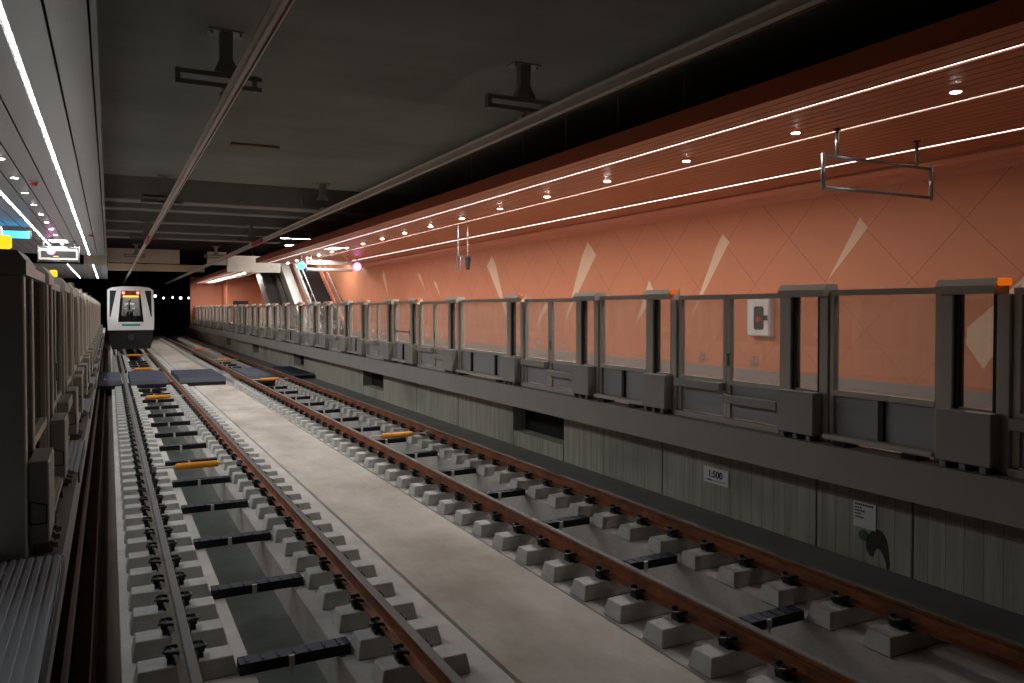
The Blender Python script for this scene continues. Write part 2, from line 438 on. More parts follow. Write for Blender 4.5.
for y0, y1 in ((-1.5, 39.6),):
    pts = [(11.02, CEIL+.03), (11.02, CEIL-.03), (11.12, CEIL-.10), (11.34, CEIL-.13), (11.50, CEIL-.10), (11.56, CEIL-.03), (11.60, CEIL-.03), (WALL_R-.002, CEIL-.16), (WALL_R-.002, CEIL+.03)]
    b.prism(pts, y0, y1, 'y')
struct('trim_2', b, M['cove'])

# grey panel ceiling over the near platform
def grey_ceiling(y0, y1, name):
    b = MB()
    for x0, x1 in ((-.40, -.125), (-.677, -.422), (-.99, -.733), (-1.27, -1.01), (-1.54, -1.29), (-1.812, -1.56), (-2.11, -1.868), (-2.4, -2.13), (-2.7, -2.42), (-3.0, -2.72), (-4.0, -3.02), (-5.1, -4.02), (-6.18, -5.12)):
        b.box(x0, x1, y0, y1, CEIL, CEIL+.03)
    return struct(name, b, M['greypanel'])
grey_ceiling(1, 37, 'ceiling.005'); grey_ceiling(45.3, 66, 'ceiling.006')
struct('ceiling.007', MB().box(-6.2, -.115, 1, 37, CEIL+.04, CEIL+.1).box(-6.2, -.115, 45.3, 66, CEIL+.04, CEIL+.1), M['void'])
struct('trim_3', MB().box(-.105, -.06, 1, 37, CEIL-.02, CEIL+.16).box(-.105, -.06, 45.3, 66, CEIL-.02, CEIL+.16), M['greypanel'])

# ------------------------------------------------------------------ ceiling lights
def led(x, y0, y1, m, label, group):
    t = empty('strip_light', (x, y0, CEIL), label, 'light', group)
    MB().box(-.024, .024, 0, y1-y0, .012, .035).build('housing', M['frame_light'], t)
    bb = MB(); n = max(1, int((y1-y0)/3)); st = (y1-y0)/n
    for i in range(n):
        bb.cur = 1 if x < 0 and y0+i*st < 9.0 else 0
        bb.add([(-.012, i*st, .009), (.012, i*st, .009), (.012, (i+1)*st, .009), (-.012, (i+1)*st, .009)], [(0, 3, 2, 1)])
    bb.build('diffuser', [m, M['led_left_dim']], t)
    return t
GL = 'light strips along the platform ceilings'
for x, y0, w in ((6.94, 3.9, 'on the edge side of the orange plank ceiling'), (8.22, 4.6, 'in the middle of the orange plank ceiling'), (10.16, 5.6, 'of the orange ceiling running closest to the orange wall')):
    led(x, y0, 39.5, M['led'], 'long white light strip '+w, GL)
for x, w in ((6.94, 'edge side'), (8.22, 'middle')):
    led(x, 50.5, 74, M['led'], 'short far white light strip at the %s of the ceiling beyond the escalator' % w, GL)
for x, y0, w in ((-.705, 5.7, 'long white light strip near the edge of the grey panel ceiling'), (-1.84, 13.4, 'long white light strip further inside the grey panel ceiling')):
    led(x, y0, 36.9, M['led_left'], w, GL)
for x, w in ((-.705, 'edge side'), (-1.84, 'inner side')):
    led(x, 45.5, 66, M['led_left'], 'far white light strip on the %s beyond the grey ceiling gap' % w, GL)
def downlight(loc, m, label, group):
    t = empty('ceiling_downlight', loc, label, 'light', group)
    MB().tube((0, 0, -.012), (0, 0, .02), .062, .062, 20).build('trim_ring', M['white'], t)
    MB().add([(.05*math.cos(2*PI*i/20), .05*math.sin(2*PI*i/20), -.013) for i in range(20)], [tuple(range(19, -1, -1))]).build('lens', M[m], t)
    return t
M['spot_left'] = emit('downlight_cool', (1, .95, .9, 1), 400)
M['spot_low'] = emit('downlight_low', (1, .92, .86, 1), 750)
M['spot_half'] = emit('downlight_half', (1, .92, .86, 1), 1300)
proto = downlight((7.78, 5.15+2.12*3, CEIL), 'spot', 'fourth round downlight from the camera in the orange ceiling', 'round downlights in the orange ceiling')
for i in range(17):
    lab = '%s round downlight from the camera in the orange ceiling' % nth(i+1)
    y = 5.15+2.12*i
    if i < 3: downlight((7.78, y, CEIL), ('spot_low', 'spot_low', 'spot_half')[i], lab, 'round downlights in the orange ceiling')
    elif i > 3: copy_tree(proto, (7.78, y, CEIL), lab)
for i in range(10):
    copy_tree(proto, (7.55, 51.4+2.2*i, CEIL), '%s round downlight beyond the escalator bulkhead in the far orange ceiling' % nth(i+1), 'round downlights in the far orange ceiling')
proto2 = downlight((-1.415, 13.9, CEIL), 'spot_left', 'first round downlight from the camera in the grey panel ceiling', 'round downlights in the grey ceiling')
for i in range(1, 11):
    copy_tree(proto2, (-1.415, 13.9+1.93*i, CEIL), '%s round downlight from the camera in the grey panel ceiling' % nth(i+1), 'round downlights in the grey ceiling')
def panel_light(x, y, w, l, label):
    t = empty('panel_light', (x, y, CEIL), label, 'light')
    MB().box(-w/2-.04, w/2+.04, -l/2-.04, l/2+.04, -.03, -.002).build('frame', M['white'], t)
    MB().box(-w/2, w/2, -l/2, l/2, -.036, -.031).build('diffuser', M['bright'], t)
panel_light(7.35, 28.6, .42, 1.0, 'glaring white ceiling panel light among the far orange planks')
panel_light(-1.45, 29.6, .5, 1.0, 'glaring white ceiling panel light in the grey ceiling above the hanging display')
def added_light(x, y, z, w, l, top, label):  # lamps added in the ceiling voids to brighten the far headers and escalator
    t = empty('added_hanging_light', (x, y, z), label, 'light')
    MB().box(-w/2-.03, w/2+.03, -l/2-.03, l/2+.03, .002, .06).build('housing', M['white'], t)
    MB().box(-w/2, w/2, -l/2, l/2, -.006, .001).build('diffuser', M['fill'], t)
    for a in (-1, 1): MB().tube((a*w*.4, 0, .06), (a*w*.4, 0, top-z-.002), .012, n=6).build('suspension_rod', M['steel'], t)
M['fill'] = emit('fill_white', (1, .95, .9, 1), 55)
added_light(9.6, 42.2, 5.75, 2.6, .5, 7.4, 'hall light added in the opening above the foot of the escalator')
added_light(9.6, 47.5, 6.6, 2.6, .4, 7.4, 'hall light added above the top of the escalator and staircase')
added_light(-1.3, 40, 5.4, 1.6, .4, 7.4, 'hall light added in the gap between the grey panel ceilings')
for x, y in ((-.45, 26.9), (-1.15, 16.2)):
    t = empty('smoke_detector', (x, y, CEIL), 'small red round detector on the grey ceiling panels %s' % ('closer to the camera' if y < 20 else 'farther down the platform'), 'detector')
    MB().tube((0, 0, -.02), (0, 0, -.001), .07, .075, 16).build('base', M['white'], t)
    MB().tube((0, 0, -.07), (0, 0, -.021), .035, .06, 16).build('dome', M['redpaint'], t)

# ------------------------------------------------------------------ rails
def rail_profile():
    return [(-.072, -.17), (.072, -.17), (.072, -.158), (.012, -.142), (.009, -.05), (.034, -.036), (.036, -.008), (.026, 0.), (-.026, 0.), (-.036, -.008), (-.034, -.036), (-.009, -.05), (-.012, -.142), (-.072, -.158)]
RX = {'LL': .48, 'LR': 1.99, 'RL': 4.31, 'RR': 5.81}
RN = {'LL': 'rail of the train track on the side of the near platform', 'LR': 'rail of the train track beside the walkway slab',
      'RL': 'rail of the empty track beside the walkway slab', 'RR': 'rail of the empty track along the board-marked wall'}
for k, x in RX.items():
    t = empty('running_rail', (x, 0, 0), ('long dusty tan steel ' if k == 'LL' else 'long rusty brown steel ')+RN[k], 'rail', 'steel running rails')
    pr = rail_profile()
    MB().prism([pr[i] for i in (0, 1, 2, 3, 4, 11, 12, 13)], -3, 87, 'y').build('web_and_foot', M['oldrail'] if k == 'LL' else M['rust'], t)
    MB().prism([pr[i] for i in (4, 5, 6, 9, 10, 11)], -3, 87, 'y').build('head', M['oldrail'] if k == 'LL' else M['rust'], t)
    MB().prism([(.036, -.008), (.026, 0), (-.026, 0), (-.036, -.008)], -3, 87, 'y').build('running_surface', M['tread'], t)

# ------------------------------------------------------------------ concrete blocks with clips
bl = MB()
bl.frustum((-.355, .355, -.135, .135), (-.325, .325, -.108, .108), -.343, -.20)
b0 = bl.build('rail_support_block', M['block'], None, bevel=.007, loc=None)
tag(b0, 'x', 'concrete block')
MB().box(-.085, .085, -.10, .10, -.199, -.174).build('pad', M['black'], b0)
def clip_mb(s):
    c = MB()
    c.box(s*.078, s*.125, -.05, .05, -.199, -.165)
    c.tube((s*.10, -.035, -.165), (s*.10, -.035, -.115), .012, n=8)
    c.tube((s*.10, .035, -.165), (s*.10, .035, -.115), .012, n=8)
    c.path([(s*.05, -.06, -.133), (s*.06, -.07, -.118), (s*.13, -.055, -.115), (s*.145, 0, -.13), (s*.13, .055, -.115), (s*.06, .07, -.118), (s*.05, .06, -.133)], .013, 8)
    c.box(s*.085, s*.135, -.03, .03, -.165, -.12)
    return c
for s in (-1, 1): clip_mb(s).build('rail_clip', M['black'], b0)
SP = .58
start = {'LL': 5.70-SP*1, 'LR': 5.51-SP*2, 'RL': 5.75-SP*4, 'RR': 5.96-SP*5}
side = {'LL': 'under the dusty rail on the near platform side', 'LR': 'under the rusty train-track rail', 'RL': 'under the empty-track rail beside the walkway', 'RR': 'under the empty-track rail along the wall'}
BX = {'LL': .485, 'LR': 2.06, 'RL': 4.30, 'RR': 5.80}
first = {'LL': 6.0, 'LR': 5.25, 'RL': 4.3, 'RR': 4.1}
rest = MB(); cnt = 0; used = False
for k in ('LL', 'LR', 'RL', 'RR'):
    n = 0; y = start[k]
    while y < (49.2 if k[0] == 'L' else 78):
        if 29.75 < y < 34.75: y += SP; continue
        if y < 47.6:
            if y > first[k]-.3: n += 1
            if y <= first[k]-.3: y += SP; continue
            if n <= 14: lab = '%s pale concrete block from the camera %s' % (nth(n), side[k]); g = None
            else: lab = 'pale concrete block in the distant run %s' % side[k]
            g = 'concrete blocks '+side[k]
            if not used: b0.location = (BX[k], y, 0); b0['label'] = lab; b0['group'] = g; used = True
            else: copy_tree(b0, (BX[k], y, 0), lab, g)
            cnt += 1
        else:
            rest.frustum((BX[k]-.355, BX[k]+.355, y-.135, y+.135), (BX[k]-.315, BX[k]+.315, y-.1, y+.1), -.344, -.20)
            for s in (-1, 1): rest.box(RX[k]+s*.09, RX[k]+s*.14, y-.05, y+.05, -.2, -.12)
        y += SP
# the rail centre is offset a little from two of the block rows: keep pads and clips on the rail
for o in list(COL.objects):
    if o.name.startswith(('rail_clip', 'pad')) and o.parent and o.parent.name.startswith('rail_support_block') and abs(o.parent.location.x-2.06) < .01:
        o.location.x = -.07
    elif o.name.startswith(('rail_clip', 'pad')) and o.parent and abs(o.parent.location.x-.485) < .002: o.location.x = -.005
    elif o.name.startswith(('rail_clip', 'pad')) and o.parent and (abs(o.parent.location.x-4.30) < .002 or abs(o.parent.location.x-5.80) < .002): o.location.x = .01
tag(rest.build('concrete_blocks_far', M['block']), 'far run of tiny concrete rail blocks of the tracks near the tunnel mouth', 'concrete blocks', kind='stuff')
print('blocks', cnt)

# ------------------------------------------------------------------ cable trays crossing the troughs
def tray(x0, x1):
    t = bpy.data.objects.new('cable_tray', None); COL.objects.link(t); t['category'] = 'cable tray'
    w = x1-x0
    m = MB(); m.box(0, w, -.075, .075, -.04, -.025); m.box(0, w, -.075, -.063, -.025, .045); m.box(0, w, .063, .075, -.025, .045)
    m.build('channel', M['black'], t)
    m = MB(); m.box(.0, w, -.062, .062, .03, .045)
    for i in range(7): m.box(w*(i+.4)/7.2, w*(i+.55)/7.2, -.05, .05, .0455, .052)
    m.build('lid', M['navy'], t)
    MB().tube((w*.45, -.09, -.08), (w*.45, -.09, .05), .008, n=6).box(w*.45-.02, w*.45+.02, -.1, -.078, -.04, .05).build('strap', M['frame_light'], t)
    return t
for kk, (x0, x1, ys, nm) in {'L': (.845, 1.69, [5.60+SP+3*SP*i for i in range(23)], 'train track'), 'R': (4.66, 5.44, [5.02+3*SP*i for i in range(22)], 'empty track')}.items():
    p = tray(x0, x1); n = 0
    for i, y in enumerate(ys):
        if 28.9 < y < 35.4 or (kk == 'L' and y > 48) : continue
        n += 1
        lab = '%s black cable tray from the camera across the trough of the %s' % (nth(n), nm)
        if n == 1: p.location = (x0, y, -.302); p['label'] = lab; p['group'] = 'black cable trays across the troughs'
        else: copy_tree(p, (x0, y, -.302), lab)

# ------------------------------------------------------------------ insulated gauge rods
def rod():
    t = bpy.data.objects.new('gauge_rod', None); COL.objects.link(t); t['category'] = 'gauge rod'
    MB().tube((-.60, 0, 0), (.60, 0, 0), .018, n=10).build('rod', M['frame_light'], t)
    MB().tube((-.30, 0, 0), (.30, 0, 0), .052, n=16).tube((-.325, 0, 0), (-.3, 0, 0), .035, .052, 16).tube((.3, 0, 0), (.325, 0, 0), .052, .035, 16).build('sleeve', M['orange_paint'], t)
    for s in (-1, 1):
        MB().box(s*.60, s*.66, -.04, .04, -.04, .035).build('clamp', M['bracket'], t)
    return t
rp = None
for x, ys, nm in ((1.235, (13.435, 24.455, 36.055, 47.075), 'train track'), (5.06, (14.845, 28.765, 40.945, 52.545), 'empty track')):
    for i, y in enumerate(ys):
        lab = '%s orange sleeved gauge rod from the camera between the rails of the %s' % (nth(i+1), nm)
        if rp is None: rp = rod(); rp.location = (x, y, -.09); rp['label'] = lab; rp['group'] = 'orange gauge rods'
        else: copy_tree(rp, (x, y, -.09), lab)

# ------------------------------------------------------------------ pedestrian crossing boards
for x0, x1, lab in ((-.35, .36, 'dark navy crossing board beside the near platform edge'), (.64, 1.83, 'dark navy crossing board between the rails of the train track'),
                    (2.2, 3.75, 'wide dark navy crossing board on the walkway slab'), (4.5, 5.62, 'dark navy crossing board between the rails of the empty track'),
                    (6.2, 6.95, 'dark navy crossing board at the foot of the board-marked wall')):
    t = empty('crossing_board', ((x0+x1)/2, 32.3, -.33), lab, 'crossing board', 'crossing boards across the tracks')
    w = (x1-x0)/2; z0 = .10 if x0 > 6 else .0
    m = MB(); m.box(-w, w, -2.2, 2.2, z0+.02, .27)
    for i in range(7): m.box(-w+.02, w-.02, -2.1+i*.6, -1.6+i*.6, .27, .278)
    m.build('rubber_deck', M['navy'], t)
    MB().box(-w, w, -2.26, -2.201, z0+.12, .272).build('front_edge', M['navyedge'], t)
    MB().box(-w, w, -2.25, -2.201, z0-.01 if x0 < 6 else z0, z0+.118).build('skirt', M['black'], t)

# ------------------------------------------------------------------ platform screen doors
HALF = .92; PK = .64; GAP = .005
def side_x(s): return lambda a, c: (min(s*a, s*c), max(s*a, s*c))
def pocket(s, lamp, lens):
    """upright pocket between door and fixed glazing: local y 0..PK (near to far), +dx towards the track"""
    t = bpy.data.objects.new('screen_pocket_unit', None); COL.objects.link(t); t['category'] = 'platform screen pocket'
    X = side_x(s)
    def bx(m, a, c, y0, y1, z0, z1): x0, x1 = X(a, c); return m.box(x0, x1, y0, y1, z0, z1)
    bx(MB(), -.06 if s < 0 else -.14, .06, GAP, .12, .0, 1.53).build('post', M['frame'], t, bevel=.008)
    bx(MB(), -.06, .06, PK-.13, PK-GAP, .0, 1.53).build('post', M['frame'], t, bevel=.008)
    m = MB(); bx(m, -.04, .03, .121, .165, .0, 1.53); bx(m, -.04, .03, PK-.175, PK-.131, .0, 1.53); m.build('seal', M['seal'], t)
    bx(MB(), -.012, .012, .166, PK-.176, .53, 1.53).build('glass', M['screen_glass' if s < 0 else 'screen_glass_shaded'], t)
    m = MB(); bx(m, -.03, .03, .166, PK-.176, .47, .528); bx(m, -.03, .02, .166, PK-.176, .0, .469); m.build('lower_panel', M['kick'], t)
    cw = .13 if s < 0 else .072
    pts = [(s*-.08, 1.532), (s*cw, 1.532), (s*cw, 1.60), (s*(cw-.045), 1.66), (s*-.08, 1.66)]
    c0 = .10 if lamp and s < 0 else GAP
    MB().prism(pts, c0, PK-GAP, 'y').build('cap', M['frame'], t)
    MB().prism([(s*(cw+.002), 1.603), (s*(cw-.043), 1.664), (s*-.08, 1.664), (s*-.08, 1.661), (s*(cw-.045), 1.661), (s*cw, 1.600)], c0, PK-GAP, 'y').build('cap_top', M['frame_light'], t)
    ce = .205 if s < 0 else .165
    cab = bx(MB(), .062, ce, .07, .57, .06, .505).build('cabinet', M['cabinet'], t, bevel=.008)
    m = MB(); x0, x1 = X(.064, ce-.005); m.box(x0, x1, .075, .565, .506, .512); m.build('cabinet_top', M['frame_light'], cab)
    if s > 0:   # the end door of the box, outlined in black
        m = MB(); P = [(.07, .17), (.152, .17), (.152, .27), (.07, .295)]
        for a, c in zip(P, P[1:]+P[:1]):
            m.tube((a[0], .068, a[1]), (c[0], .068, c[1]), .004, n=6)
        m.build('end_hatch', M['seal'], cab)
    for yy in (.12, .30, .48):
        m = MB(); bx(m, .08, .18, yy, yy+.06, .0, .058); bx(m, .1801, .205, yy-.01, yy+.02, .02, .05)
        m.build('support_bracket', M['bracket'], t)
    if lamp:
        (bx(MB(), .02, .10, .012, .098, 1.60, 1.665) if s < 0 else bx(MB(), -.07, .0, .012, .085, 1.67, 1.74)).build('indicator_lamp', lens, t, bevel=.01)
    return t
def leaf(s, near):
    """one door leaf, local y 0..HALF (near edge at 0)"""
    t = bpy.data.objects.new('screen_door_leaf', None); COL.objects.link(t); t['category'] = 'platform screen door'
    X = side_x(s); W = HALF-GAP
    def bx(m, a, c, y0, y1, z0, z1): x0, x1 = X(a, c); return m.box(x0, x1, y0, y1, z0, z1)
    m = MB()
    bx(m, -.03, .03, GAP, .06, .07, 1.58); bx(m, -.03, .03, W-.06, W, .07, 1.58)
    bx(m, -.03, .03, .06, W-.06, 1.52, 1.58); bx(m, -.03, .03, .06, W-.06, .475, .53)
    m.build('frame', M['frame'], t)
    bx(MB(), -.010, .010, .061, W-.061, .531, 1.519).build('glass', M['screen_glass' if s < 0 else 'screen_glass_shaded'], t)
    m = MB(); bx(m, -.02, .005, .061, W-.061, .07, .474)
    for z in (.16, .28): bx(m, .0051, .012, .061, W-.061, z, z+.05)
    m.build('kick_panel', M['kick'], t)
    if near: z = .26
    else: z = .39
    bx(MB(), .031, .13, .02, W-.02, z, z+.10).build('guard_ledge', M['cabinet'], t, bevel=.006)
    xa = s*.011
    c = ((.061+W-.061)/2, .78)
    m = MB(); x0, x1 = X(.0105, .0135); m.ring(c, .058, .068, x0, x1); m.ring(c, .018, .046, x0, x1, 16); m.build('etched_symbol', M['etch'], t)
    if near:
        bx(MB(), .031, .04, W-.045, W-.015, .70, .86).build('release_handle', M['green'], t)
    m = MB(); bx(m, -.09, .09, GAP, W, .0, .062); m.build('threshold', M['frame'], t)
    m = MB(); bx(m, .09, .10, GAP, W, .05, .064); m.build('threshold_edge', M['frame_light'], t)
    return t
def fixed(s, w, bar=False):
    t = bpy.data.objects.new('screen_glass_panel', None); COL.objects.link(t); t['category'] = 'platform screen panel'
    X = side_x(s)
    def bx(m, a, c, y0, y1, z0, z1): x0, x1 = X(a, c); return m.box(x0, x1, y0, y1, z0, z1)
    m = MB()
    bx(m, -.04, .04, GAP, .05, .0, 1.60); bx(m, -.04, .04, w-.05, w-GAP, .0, 1.60)
    bx(m, -.04, .05, .05, w-.05, 1.54, 1.60); bx(m, -.04, .05, .05, w-.05, .50, .555)
    m.build('frame', M['frame'], t)
    bx(MB(), -.010, .010, .051, w-.051, .556, 1.539).build('glass', M['screen_glass' if s < 0 else 'screen_glass_shaded'], t)
    m = MB(); bx(m, -.025, .0, .051, w-.051, .10, .499)
    for z in (.19, .30, .41): bx(m, .0005, .008, .051, w-.051, z, z+.045)
    m.build('kick_panel', M['kick'], t)
    k = max(1, round(w/1.2))
    for i in range(k): yy = w*(i+.5)/k; bx(MB(), .009, .04, yy-.03, yy+.03, .10, .499).build('mid_post', M['seal'], t)
    bx(MB(), -.07, .13, GAP, w-GAP, .045, .099).build('bottom_rail', M['frame'], t)
    m = MB(); bx(m, .131, .15, GAP, w-GAP, .06, .09); m.build('rail_edge', M['frame_light'], t)
    for yy in (.15, w-.3): bx(MB(), -.05, .16, yy, yy+.15, .0, .044).build('support_bracket', M['black'], t)
    if bar:
        m = MB(); bx(m, .03, .06, .06, w-.06, .80, .84); bx(m, .0405, .062, .05, .09, .74, .88); bx(m, .0405, .062, w-.09, w-.05, .74, .88)
        m.build('push_bar', M['steel'], t)
    return t
def run(s, X, doors, y_end, where, lens, first_leaf=True, bar_at=None, zs=1.):
    cache = {}
    def put(key, make, y, lab, grp):
        if key not in cache:
            o = make(); o.location = (X, y, PLAT+.0045); o['label'] = lab; o['group'] = grp; o.scale.z = zs; cache[key] = o
        else: copy_tree(cache[key], (X, y, PLAT+.0045), lab, grp)
    nl = npk = nf = 0
    gl, gp, gf = 'glazed screen door leaves '+where, 'screen pocket units '+where, 'fixed screen glass panels '+where
    for i, D in enumerate(doors):
        if not (i == 0 and not first_leaf):
            if D-HALF > 3.0:
                npk += 1; put('pn', lambda: pocket(s, False, lens), D-HALF-PK, '%s grey screen pocket unit from the camera %s' % (nth(npk), where), gp)
            for near in (True, False):
                y = D-HALF if near else D
                if y > 2.9 or not near:
                    nl += 1; put('l%d' % near, lambda: leaf(s, near), y, '%s glazed screen door leaf from the camera %s' % (nth(nl), where), gl)
        npk += 1; lit = s < 0 or i < 2
        put('pf%d' % lit, lambda: pocket(s, True, lens if lit else M['amber_off']), D+HALF, '%s grey screen pocket unit from the camera, lamp on top, %s' % (nth(npk), where), gp)
        if i+1 < len(doors):
            w = round(doors[i+1]-D-2*(HALF+PK), 3)
            nf += 1; bar = bar_at == i
            put('f%.2f%s' % (w, bar), lambda: fixed(s, w, bar), D+HALF+PK, ('%s fixed screen glass panel from the camera%s %s' % (nth(nf), ', with push bar,' if bar else '', where)), gf)
DR = [3.02, 7.375, 11.73, 17.15, 21.5, 25.87, 30.2, 35.6, 40.0, 44.3, 48.7, 54.1, 58.4, 62.8, 67.1, 72.4]
XR = 6.78
run(-1, XR, DR, 75, 'by the orange wall', M['orange_lens'], bar_at=3)
DL = [4.2+4.36*i for i in range(11)]
XL = -.48
run(1, XL, DL, 50, 'under the grey ceiling', M['yellow_lens'], first_leaf=False, zs=1.04)
# ribbed door sills along the near platform edge
sp = None
for i, D in enumerate([3.3]+DL[1:7]):
    y0, y1 = (D-1.6, D+1.8) if i == 0 else (D-HALF, D+HALF)
    lab = '%s ribbed pale metal door sill from the camera on the near platform edge' % nth(i+1)
    if i < 2:
        t = empty('door_sill', (EDGE_L, (y0+y1)/2, PLAT), lab, 'door sill', 'ribbed door sills')
        L_ = (y1-y0)/2; m = MB(); m.box(-.125 if i else -.85, 0, -L_, L_, .0045, .012)
        for j in range(3 if i else 18): m.box(-.035-.042*j, -.012-.042*j, -L_, L_, .0125, .019)
        m.build('ribbed_plate', M['sill'], t)
        MB().box(.001, .012, -L_, L_, -.08, .012).build('nosing', M['black'], t)
        sp = t
    else: copy_tree(sp, (EDGE_L, (y0+y1)/2, PLAT), lab)

# ------------------------------------------------------------------ overhead conductor rails and hangers
def conductor(x, z, label):
    t = empty('conductor_rail', (x, 0, z), label, 'conductor rail', 'overhead conductor rails')
    pr = [(-.055, .13), (-.055, .115), (-.014, .105), (-.02, .02), (-.042, .0), (-.02, -.022), (.02, -.022), (.042, .0), (.02, .02), (.014, .105), (.055, .115), (.055, .13)]
    MB().prism(pr, 1.6, 84, 'y').build('profile', M['alu'], t)
    MB().tube((0, 1.6, -.032), (0, 84, -.032), .009, n=8).build('contact_wire', M['rust'], t)
    MB().box(-.06, .06, 29.2, 31.4, -.02, .135).build('red_sleeve', M['redpaint'], t)
CZ = 4.77
conductor(1.25, CZ, 'long grey overhead conductor rail above the train track'); conductor(4.95, CZ+.04, 'long grey overhead conductor rail above the empty track')
def hanger(top):
    t = bpy.data.objects.new('conductor_hanger', None); COL.objects.link(t); t['category'] = 'hanger bracket'
    m = MB(); m.box(-.2, .2, -.12, .12, top-.015, top); m.build('ceiling_plate', M['bracket'], t)
    for a in (-.16, -.05, .05, .16): MB().tube((a, -.08, top-.06), (a, -.08, top-.0151), .014, n=6).build('bolt', M['steel'], t)
    m = MB(); m.frustum((-.14, .14, -.09, .09), (-.07, .07, -.06, .06), .40, .56); m.frustum((-.07, .07, -.06, .06), (-.075, .075, -.06, .06), .5601, top-.0152); m.build('stem', M['bracket'], t)
    m = MB()
    for z in (.36, .24): m.box(-.55, .40, -.05, .05, z, z+.035); m.box(-.55, .40, -.05, -.04, z-.02, z+.0349)
    m.box(-.55, -.50, -.055, .055, .22, .40); m.box(.30, .34, -.055, .055, .22, .40)
    m.build('cross_channel', M['bracket'], t)
    m = MB(); m.tube((0, 0, .215), (0, 0, .185), .05, n=12); m.tube((0, 0, .185), (0, 0, .16), .03, n=12); m.box(-.075, .075, -.06, .06, .132, .16)
    m.build('insulator_clamp', M['frame_light'], t)
    return t
hp = {}
for x, z, ys, nm in ((1.25, CZ, (9.8, 21.0, 32.3, 43.6), 'train track'), (4.95, CZ+.04, (9.3, 20.4, 31.8, 43.2), 'empty track')):
    for i, y in enumerate(ys):
        top = (5.65 if y < 21.2 else 5.65)-z
        lab = '%s steel hanger from the camera holding the conductor rail over the %s' % (nth(i+1), nm)
        key = round(top, 3)
        if key not in hp: hp[key] = hanger(top); hp[key].location = (x, y, z); hp[key]['label'] = lab; hp[key]['group'] = 'conductor rail hangers'
        else: copy_tree(hp[key], (x, y, z), lab)
t = empty('ceiling_junction_plate', (2.6, 16.2, 5.65), 'tan rectangular plate fixed under the dark ceiling slab', 'plate')
MB().box(-.46, .46, -.10, .10, -.05, -.001).build('cover', M['olive'], t, bevel=.008)
m = MB()
for a in (-.4, .4): m.tube((a, 0, -.06), (a, 0, -.0501), .02, n=8)
m.build('screw', M['bracket'], t)
# drop wires over the plank ceiling
for i, y in enumerate((8.2, 9.7, 11.2, 12.7, 15, 18)):
    tag(MB().tube((6.75, y, CEIL+.10), (6.75, y, 5.64), .008, n=6).build('hanger_wire', M['bracket']), '%s thin steel hanger wire from the camera above the orange ceiling edge' % nth(i+1), 'wire', 'ceiling hanger wires')

# ------------------------------------------------------------------ hanging sign frames
def frame_sign(x0, x1, y, zb, zt, rods, label, m='steel'):
    t = empty('hanging_sign_frame', ((x0+x1)/2, y, zb), label, 'sign frame', 'sign frames hung from the ceilings')
    w = (x1-x0)/2; h = zt-zb; r = .03
    mm = MB(); mm.tube((-w, 0, r), (w, 0, r), .022, n=10); mm.tube((-w, 0, h-r), (w, 0, h-r), .022, n=10)
    mm.tube((-w, 0, .01), (-w, 0, h-.01), .028, n=10); mm.tube((w, 0, .01), (w, 0, h-.01), .028, n=10)
    mm.ball((-w, 0, .02), .028).ball((w, 0, .02), .028).ball((-w, 0, h-.02), .028).ball((w, 0, h-.02), .028)
    mm.build('frame', M[m], t, smooth=True)
    for rx in rods:
        o = MB().tube((rx-(x0+x1)/2, 0, h-.005), (rx-(x0+x1)/2, 0, CEIL-zb-.02), .022, n=10).build('suspension_rod', M[m], t, smooth=True)
        MB().tube((rx-(x0+x1)/2, 0, CEIL-zb-.019), (rx-(x0+x1)/2, 0, CEIL-zb-.002), .045, n=12).build('ceiling_rose', M['darkgrey'], o)
    return t
frame_sign(7.86, 9.92, 6.9, 3.88, 4.33, (8.1, 9.62), 'empty steel sign frame hung on two rods under the orange planks near the camera')
# far passenger display
t = frame_sign(7.32, 9.25, 33, 3.98, 4.46, (7.5, 9.05), 'far hanging display frame with grey bars in front of the staircase', 'frame_light')
MB().box(-.93, .93, -.05, .05, .30, .42).build('display_box', M['frame_light'], t)
MB().box(-.93, .93, -.05, .05, .06, .14).build('display_bar', M['frame_light'], t)
for x, mm, nm, dz in ((7.12, 'cyan', 'pale blue glowing signal globe beside the far display frame', 4.2), (9.48, 'magenta', 'pink glowing signal globe beside the far display frame', 4.22)):
    t = empty('hanging_signal_globe', (x, 33, dz), nm, 'lamp')
    MB().ball((0, 0, 0), .17, 16, 10).build('globe', M[mm], t, smooth=True)
    MB().tube((0, 0, .165), (0, 0, CEIL-dz-.002), .02, n=8).build('stem', M['steel'], t)
# twin hanging loops
t = empty('hanging_camera_bracket', (8.38, 19.2, 3.4), 'narrow steel hanging bracket on two rods with a dark device', 'bracket')
MB().tube((-.13, 0, .42), (-.13, 0, CEIL-3.402), .02, n=8).build('rod', M['steel'], t); MB().tube((.15, 0, .42), (.15, 0, CEIL-3.402), .02, n=8).build('rod', M['steel'], t)
MB().tube((-.2, 0, .41), (.24, 0, .41), .018, n=8).build('cross_bar', M['steel'], t)
MB().path([(-.19, 0, .40), (-.15, 0, .02), (-.10, 0, .02), (-.06, 0, .40)], .018).build('loop', M['steel'], t)
MB().frustum((.10, .19, -.05, .05), (.07, .22, -.08, .08), .05, .385).build('camera_body', M['darkgrey'], t, bevel=.02)
